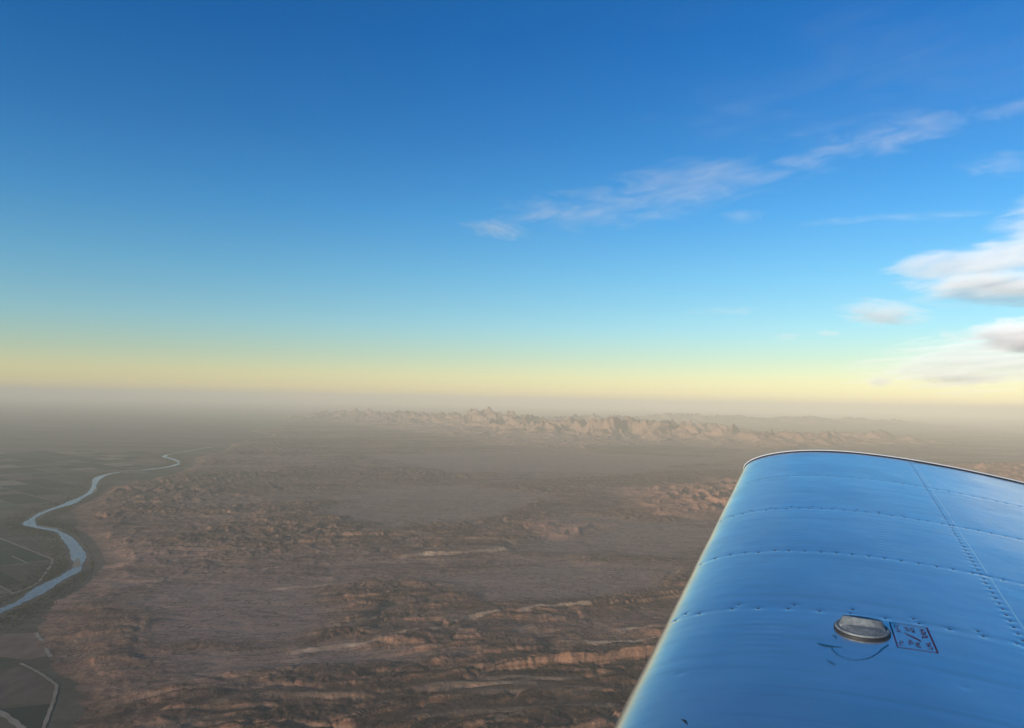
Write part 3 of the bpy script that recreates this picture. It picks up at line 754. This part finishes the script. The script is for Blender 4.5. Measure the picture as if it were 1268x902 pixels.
def on_skin(P, u0, v0, off=0.0):
    """move local points (chord, span, up) onto the skin about (u0, v0)"""
    return wpt(P[:, 0] + u0, P[:, 1] + v0, 1.0, 0.0) * [1, 1, 1] + surf_n(P[:, 0] + u0, 1.0)[:, [0, 0, 1]] * [1, 0, 1] * (P[:, 2:3] + off)

for uu_, vv_ in rows_r:
    V_, F_ = [], []
    for a_, b_ in zip(uu_, vv_):
        dv, df = dome_verts(0.0044 * rng.uniform(0.8, 1.2) * (0.8 if b_ > 1.8 else 1.0), 0.0013)
        base = len(V_) and sum(len(x) for x in V_)
        z0 = float(skin_disp(np.array([[a_]]), np.array([[b_]]))[0, 0]) - 0.0009 * rv_amp(b_) + (0.0003 if a_ < U_SPAR else -0.0003)
        V_.append(on_skin(dv, a_, b_, z0)); F_ += [tuple(i + base for i in f_) for f_ in df]
    ro = add_mesh('rivet_row', np.vstack(V_), F_, M_rivet, wing)
    tag(ro, kind='stuff')

# fuel cap: gasket, flange and upright thumb tab
CU, CV = 0.498, 0.828
def lathe(prof, seg=40, squash=1.0):
    P = []
    for r_, z_ in prof:
        for i in range(seg):
            a = 2 * math.pi * i / seg
            P.append((r_ * math.cos(a), r_ * math.sin(a) * squash, z_))
    F = [(k * seg + i, k * seg + (i + 1) % seg, (k + 1) * seg + (i + 1) % seg, (k + 1) * seg + i) for k in range(len(prof) - 1) for i in range(seg)]
    F.append(tuple(range((len(prof) - 1) * seg, len(prof) * seg)))
    return np.array(P), F
p_, f_ = lathe([(0.0595, 0.004), (0.0610, 0.0065), (0.0605, 0.0085), (0.0585, 0.0100), (0.0560, 0.0102), (0.0545, 0.0092), (0.050, 0.0092), (0.045, 0.0125), (0.030, 0.0145), (0.010, 0.0150)])
capo = add_mesh('fuel_cap', on_skin(p_, CU, CV), f_, M_cap, wing)
p_, f_ = lathe([(0.0610, -0.003), (0.0632, 0.0005), (0.0630, 0.0050), (0.05, 0.0055)])
add_mesh('gasket', on_skin(p_, CU, CV), f_, M_seal, capo)
bm = bmesh.new()
tabv = []
hw0, hw1, th0, th1, hz_ = 0.052, 0.0445, 0.016, 0.0085, 0.027
for z_, hw, th, lean in ((0.008, hw0, th0, 0.0), (0.013, hw0 * 0.95, th0 * 0.8, 0.002), (0.022, hw1 * 1.02, th1, 0.006), (hz_, hw1 * 0.97, th1 * 0.8, 0.008)):
    tabv.append([bm.verts.new((x, y + lean, z_ + (0.0015 * math.cos(x * 40)))) for x, y in ((-hw, -th), (-hw * 0.4, -th * 1.12), (hw * 0.4, -th * 1.12), (hw, -th), (hw, th), (hw * 0.4, th * 1.1), (-hw * 0.4, th * 1.1), (-hw, th))])
for a_, b_ in zip(tabv[:-1], tabv[1:]):
    for i in range(8): bm.faces.new((a_[i], a_[(i + 1) % 8], b_[(i + 1) % 8], b_[i]))
bm.faces.new(tabv[-1]); bm.faces.new(tabv[0][::-1])
bmesh.ops.bevel(bm, geom=[e for e in bm.edges], offset=0.0016, segments=2, affect='EDGES', clamp_overlap=True)
me = bpy.data.meshes.new('thumb_tab'); bm.to_mesh(me); bm.free()
n_ = len(me.vertices); vc = np.empty(n_ * 3, np.float32); me.vertices.foreach_get('co', vc); vc = vc.reshape(-1, 3)
base_pt = wpt(np.array([CU]), np.array([CV]))[0]
me.vertices.foreach_set('co', (vc + base_pt).astype(np.float32).ravel()); me.update()
me.polygons.foreach_set('use_smooth', np.ones(len(me.polygons), bool))
me.materials.append(M_cap)
tabo = bpy.data.objects.new('thumb_tab', me); COL.objects.link(tabo); tabo.parent = capo

# ribbons of paint or dye laid on the skin
def ribbon(name, pts_, w, mat, parent, off=0.0016, closed=False):
    P = np.asarray(pts_, float); T = np.gradient(P, axis=0); T /= np.linalg.norm(T, axis=1)[:, None] + 1e-12
    n = np.stack([-T[:, 1], T[:, 0]], -1); w = np.broadcast_to(np.asarray(w, float), (len(P),))
    L, R = P + n * w[:, None] / 2, P - n * w[:, None] / 2
    Q = np.stack([L, R], 1).reshape(-1, 2)
    V = wpt(Q[:, 0], Q[:, 1], 1.0, off)
    return add_mesh(name, V, [(2 * i, 2 * i + 1, 2 * i + 3, 2 * i + 2) for i in range(len(P) - 1)], mat, parent)
arc = catmull([(0.427, 0.702), (0.436, 0.670), (0.450, 0.650), (0.474, 0.644), (0.500, 0.660), (0.522, 0.695), (0.536, 0.730), (0.550, 0.758)], 8)
aw_ = 0.0012 + 0.0014 * np.abs(np.sin(np.arange(len(arc)) * 0.9)) + np.where(np.arange(len(arc)) > 42, 0.0015, 0)
st = ribbon('fuel_stain', arc, aw_, M_dye, wing)
ribbon('streak', catmull([(0.398, 0.715), (0.412, 0.706), (0.430, 0.704), (0.455, 0.706)], 5), np.interp(np.arange(16), [0, 6, 15], [0.002, 0.010, 0.001]), M_dye, st)
ribbon('streak', catmull([(0.418, 0.625), (0.427, 0.613), (0.437, 0.602)], 5), np.interp(np.arange(11), [0, 5, 10], [0.001, 0.004, 0.001]), M_dye, st)
ribbon('streak', catmull([(0.430, 0.775), (0.437, 0.765), (0.440, 0.752)], 5), np.interp(np.arange(11), [0, 5, 10], [0.001, 0.004, 0.001]), M_dye, st)
ribbon('scuff_mark', catmull([(0.152, 0.318), (0.160, 0.312), (0.168, 0.296)], 5), np.interp(np.arange(11), [0, 5, 10], [0.001, 0.005, 0.001]), M_seal, wing)

# fuel placard: frame and rows of worn, no longer legible letters
TL, TR, BR, BL = [np.array(p) for p in ((0.564, 0.906), (0.646, 0.912), (0.651, 0.761), (0.569, 0.752))]
def bil(s_, t_): return (TL * (1 - s_) + TR * s_) * (1 - t_) + (BL * (1 - s_) + BR * s_) * t_
def line(a, b, n=6): return [np.array(a) + (np.array(b) - np.array(a)) * k for k in np.linspace(0, 1, n)]
plc = ribbon('placard', line(TL, BL), 0.0030, M_ink, wing)
for a_, b_, w_ in ((TR, BR, 0.0040), (TL, TR, 0.0026), (BL, BR, 0.0026)):
    ribbon('frame_line', line(a_, b_), w_, M_ink, plc, 0.0018)
def glyphs(s0, s1, t0, t1, n, bold):
    """n worn letters: strokes in cells along the span from t0 to t1, tops towards s1"""
    Q, F = [], []
    def bar(p, q, w):
        p, q = bil(*p), bil(*q); d = q - p; L = np.linalg.norm(d) + 1e-9; nn = np.array([-d[1], d[0]]) / L * w / 2
        b = len(Q); Q.extend([p + nn, p - nn, q - nn, q + nn]); F.append((b, b + 1, b + 2, b + 3))
    for k in range(n):
        c0 = t0 + (t1 - t0) * k / n; c1 = c0 + (t1 - t0) / n * 0.72; w = bold * rng.uniform(0.8, 1.2)
        cm = (c0 + c1) / 2
        kind = rng.integers(0, 5)
        if kind in (0, 1, 2): bar((s0, c0), (s1, c0), w)
        if kind in (0, 3): bar((s0, c1), (s1, c1), w)
        if kind in (1, 3, 4): bar((s1, c0), (s1, c1), w)
        if kind in (0, 1): bar(((s0 + s1) / 2, c0), ((s0 + s1) / 2, c1), w)
        if kind in (2, 4): bar((s0, c0), (s0, c1), w)
        if kind in (4,): bar((s0, c0), (s1, c1), w)
    V = wpt(np.array(Q)[:, 0], np.array(Q)[:, 1], 1.0, 0.0019)
    add_mesh('lettering', V, F, M_ink, plc, smooth=False)
for a_ in ((0.76, 0.90, 0.12, 0.52, 5, 0.0024), (0.78, 0.90, 0.62, 0.92, 3, 0.0024), (0.50, 0.60, 0.12, 0.32, 3, 0.0019), (0.36, 0.45, 0.12, 0.28, 3, 0.0019),
           (0.50, 0.60, 0.70, 0.92, 4, 0.0019), (0.34, 0.44, 0.66, 0.86, 3, 0.0019), (0.10, 0.20, 0.08, 0.40, 5, 0.0015), (0.08, 0.18, 0.74, 0.95, 3, 0.0017)):
    glyphs(*a_)
ribbon('slash_mark', [bil(0.30, 0.36), bil(0.40, 0.45), bil(0.50, 0.50), bil(0.62, 0.58), bil(0.68, 0.64)], [0.001, 0.004, 0.005, 0.005, 0.002], M_ink, plc, 0.0019)

# ------------------------------------------------------------------ clouds, well above and beyond the haze
def ray(px, py):
    d = cam_fwd + cam_rt * ((px - CXP) / FPX) - cam_up * ((py - CYP) / FPX)
    return d.normalized()

def vapour(t, dens, rate):
    pv = t.n('ShaderNodeVolumePrincipled', {'Color': (0.97, 0.985, 0.998, 1), 'Density': dens, 'Anisotropy': -0.35})
    t.t.links.new(pv.outputs[0], t.out.inputs['Volume'])
    t.m.cycles.volume_step_rate = rate
    return t.m

def puff_mat(name, dens, nscale, thr, gain, seed, lobes=None, edge=0.55, rough=0.62):
    """heaped or layered cloud: noise-cut lobes (x, z, half length, half height in the body's own unit box)"""
    t = NT(name)
    p = t.n('ShaderNodeTexCoord').outputs['Object']
    hull = t.math('SUBTRACT', 1.0, t.n('ShaderNodeVectorMath', {0: p}, operation='LENGTH').outputs['Value'], clamp=True)
    env = hull
    for k, (lx, lz, sx, sz) in enumerate(lobes or []):
        lp = t.n('ShaderNodeMapping', {'Vector': p, 'Scale': (1 / sx, 1.1, 1 / sz), 'Location': (-lx / sx, 0, -lz / sz)}).outputs[0]
        e_ = t.math('SUBTRACT', 1.0, t.n('ShaderNodeVectorMath', {0: lp}, operation='LENGTH').outputs['Value'], clamp=True)
        env = e_ if k == 0 else t.math('MAXIMUM', env, e_)
    q = t.n('ShaderNodeMapping', {'Vector': p, 'Scale': nscale, 'Location': (seed * 3.7, seed * 1.3, seed * 2.1)}).outputs[0]
    n = t.noise(q, 1.0, 9.0, rough, 0.4)
    v = t.math('ADD', n, t.math('MULTIPLY', t.math('SUBTRACT', env, 0.35), edge))
    v = t.math('MULTIPLY', t.math('SUBTRACT', v, thr), gain, clamp=True)
    v = t.math('MULTIPLY', v, t.math('MULTIPLY', t.math('MINIMUM', env, hull), 8.0, clamp=True))
    return vapour(t, t.math('MULTIPLY', v, dens), 0.15)

def cirrus_mat(name, dens, patch, fil, seed, rot=0.15, lo=0.46, hi=0.68):
    """ice wisps: broad patches combed into long fine filaments"""
    t = NT(name)
    p = t.n('ShaderNodeTexCoord').outputs['Object']
    hull = t.math('SUBTRACT', 1.0, t.n('ShaderNodeVectorMath', {0: p}, operation='LENGTH').outputs['Value'], clamp=True)
    off = (seed * 3.7, seed * 1.3, seed * 2.1)
    pn = t.noise(t.n('ShaderNodeMapping', {'Vector': p, 'Scale': (*patch, 0.5), 'Location': off}).outputs[0], 1.0, 6, 0.6, 0.8)
    pn = t.ramp(t.math('ADD', pn, t.math('MULTIPLY', t.math('SUBTRACT', hull, 0.4), 0.45)), [(lo, 0.0), (hi, 1.0)])
    fn = t.noise(t.n('ShaderNodeMapping', {'Vector': p, 'Scale': (*fil, 0.5), 'Location': off, 'Rotation': (0, 0, rot)}).outputs[0], 1.0, 8, 0.68, 0.7)
    fn = t.ramp(fn, [(0.38, 0.02), (0.54, 0.35), (0.70, 1.0)])
    v = t.math('MULTIPLY', t.math('MULTIPLY', pn, fn), t.math('MULTIPLY', hull, 5.0, clamp=True))
    return vapour(t, t.math('MULTIPLY', v, dens), 0.12)

bmc = bmesh.new(); bmesh.ops.create_icosphere(bmc, subdivisions=4, radius=1.0)
ico_v = np.array([v.co[:] for v in bmc.verts]); ico_f = [tuple(v.index for v in f.verts) for f in bmc.faces]; bmc.free()

def cloud(name, label, p0, p1, dist, half_h_px, depth, mat_args, group=None, flat=False, cat='cloud'):
    """a body of cloud from pixel p0 to p1 of the photograph at dist km; half_h_px sets its half height there"""
    mid = ((p0[0] + p1[0]) / 2, (p0[1] + p1[1]) / 2)
    if flat:                                             # a sheet at one height: dist is then its height above the camera
        a = ray(*p0); b = ray(*p1); A = a * (dist * 1000 / a.z); B = b * (dist * 1000 / b.z)
        c = (A + B) / 2; ax = (B - A) / 2
        side = Vector((-ax.y, ax.x, 0)).normalized()
        cd = c.length; el = math.asin(c.z / cd)
        wy = half_h_px / FPX * cd / math.sin(el)         # seen at a slant
        e1, e2, e3 = ax, side * wy, Vector((0, 0, depth * 1000))
    else:
        c = ray(*mid) * dist * 1000
        a = ray(*p0) * dist * 1000; b = ray(*p1) * dist * 1000
        e1 = (b - a) / 2
        dep = Vector((c.x, c.y, 0)).normalized()
        e2 = dep * depth * 1000
        up = e1.cross(dep).normalized(); up = up if up.z > 0 else -up
        e3 = up * half_h_px / FPX * dist * 1000
    fn, args = mat_args[0], mat_args[1:]
    o = add_mesh(name, ico_v, ico_f, fn(name + '_vapour', *args))
    o.matrix_world = Matrix(((e1.x, e2.x, e3.x, c.x), (e1.y, e2.y, e3.y, c.y), (e1.z, e2.z, e3.z, c.z), (0, 0, 0, 1)))
    return tag(o, label, cat, group)

K = 'thin cirrus streaks'
P_, C_ = puff_mat, cirrus_mat
cloud('cumulus_cloud', 'large bright white cloud bank at the right edge, highest of the puffy clouds', (1015, 356), (1475, 304), 42, 84, 1.6,
      (P_, 0.85e-3, (3.2, 2.0, 7.0), 0.42, 4.5, 3, [(0.40, 0.36, 0.55, 0.62), (-0.08, 0.10, 0.80, 0.30), (0.25, -0.25, 0.75, 0.22), (-0.15, -0.16, 0.5, 0.2)]))
cloud('cumulus_cloud', 'flat white cloud just under the largest cloud bank at right', (1085, 366), (1430, 356), 46, 22, 1.4, (P_, 0.6e-3, (2.6, 1.8, 3.0), 0.42, 3.6, 5))
cloud('cumulus_cloud', 'small bright cloud tuft left of and below the large cloud bank', (1022, 384), (1165, 392), 44, 22, 0.9, (P_, 0.9e-3, (2.0, 1.8, 3.6), 0.42, 4.0, 8))
cloud('stratus_cloud', 'grey flat-bottomed cloud at right edge between the white bank and the pale low band', (1130, 423), (1430, 405), 60, 22, 5.0, (P_, 0.8e-3, (2.4, 1.8, 2.2), 0.45, 4.0, 11))
cloud('stratus_cloud', 'long pale low cloud band just above the hazy horizon at right', (1005, 466), (1430, 432), 75, 40, 3.0, (P_, 0.40e-3, (2.8, 1.8, 7.5), 0.42, 4.0, 14))
cloud('cloud_fleck', 'tiny cream cloud fleck low over the horizon, left end of the low band', (1062, 474), (1116, 473), 80, 9, 0.8, (P_, 0.9e-3, (2.2, 1.4, 1.4), 0.44, 4.0, 17), 'tiny cloud flecks')
cloud('cloud_fleck', 'cream cloud streak directly below the pale low band at right', (1120, 472), (1275, 467), 80, 10, 1.0, (P_, 0.8e-3, (4.0, 1.4, 1.4), 0.44, 4.0, 19), 'tiny cloud flecks')
cloud('cloud_fleck', 'small faint cloud fleck left of the small bright cloud tuft', (1006, 413), (1048, 413), 60, 6, 0.6, (P_, 0.6e-3, (2.2, 1.4, 1.2), 0.44, 4.0, 23), 'tiny cloud flecks')
cloud('cloud_fleck', 'faint smudge of cloud above the wing tip, leftmost of the small flecks', (950, 418), (1000, 417), 60, 6, 0.6, (P_, 0.4e-3, (2.2, 1.4, 1.2), 0.44, 4.0, 27), 'tiny cloud flecks')
cloud('cirrus_streak', 'long thin wispy cirrus band running diagonally up to the right', (600, 300), (1215, 136), 8.0, 36, 0.22, (C_, 0.85e-3, (5.5, 2.2), (6.0, 40.0), 31, 0.06), K, True)
cloud('cirrus_streak', 'brightest cirrus plume, feathered, near the upper right of the sky', (985, 206), (1240, 120), 8.0, 26, 0.22, (C_, 0.95e-3, (3.0, 2.0), (3.4, 30.0), 33, 0.08), K, True)
cloud('cirrus_veil', 'broad faint cirrus veil spread over the upper right corner of the sky', (820, 190), (1480, -10), 8.0, 110, 0.25, (C_, 0.13e-3, (2.2, 1.6), (3.0, 9.0), 61, 0.1, 0.36, 0.66), K, True)
cloud('cirrus_streak', 'slim cirrus wisp touching the right edge, topmost in the sky', (1160, 146), (1380, 114), 8.0, 15, 0.22, (C_, 0.60e-3, (2.4, 1.6), (2.6, 12.0), 35, 0.08), K, True)
cloud('cirrus_streak', 'short white hooked cirrus wisp alone left of the long band', (568, 266), (655, 302), 8.0, 10, 0.2, (C_, 0.85e-3, (2.0, 1.4), (2.0, 7.0), 37, 0.2), K, True)
cloud('cirrus_streak', 'faint short cirrus veil above the hooked wisp', (575, 256), (770, 262), 8.0, 18, 0.22, (C_, 0.35e-3, (2.6, 2.0), (3.0, 16.0), 39), K, True)
cloud('cirrus_streak', 'very thin straight cirrus line above the large cloud bank', (940, 280), (1360, 256), 8.0, 7, 0.2, (C_, 0.45e-3, (4.0, 1.2), (4.0, 6.0), 41, 0.03), K, True)
cloud('cirrus_streak', 'small cirrus wisp at right edge halfway between topmost wisp and cloud bank', (1165, 218), (1350, 186), 8.0, 16, 0.22, (C_, 0.5e-3, (2.4, 1.6), (2.6, 12.0), 43), K, True)
cloud('cirrus_streak', 'faint patch of cirrus just below the long diagonal band', (880, 274), (960, 264), 8.0, 12, 0.22, (C_, 0.5e-3, (2.0, 1.6), (2.0, 10.0), 47), K, True)
cloud('cirrus_streak', 'faint streak of cloud low above the left corner of the wing tip', (835, 389), (960, 381), 6.0, 7, 0.2, (C_, 0.45e-3, (2.4, 1.2), (2.4, 6.0), 49, 0.03), K, True)
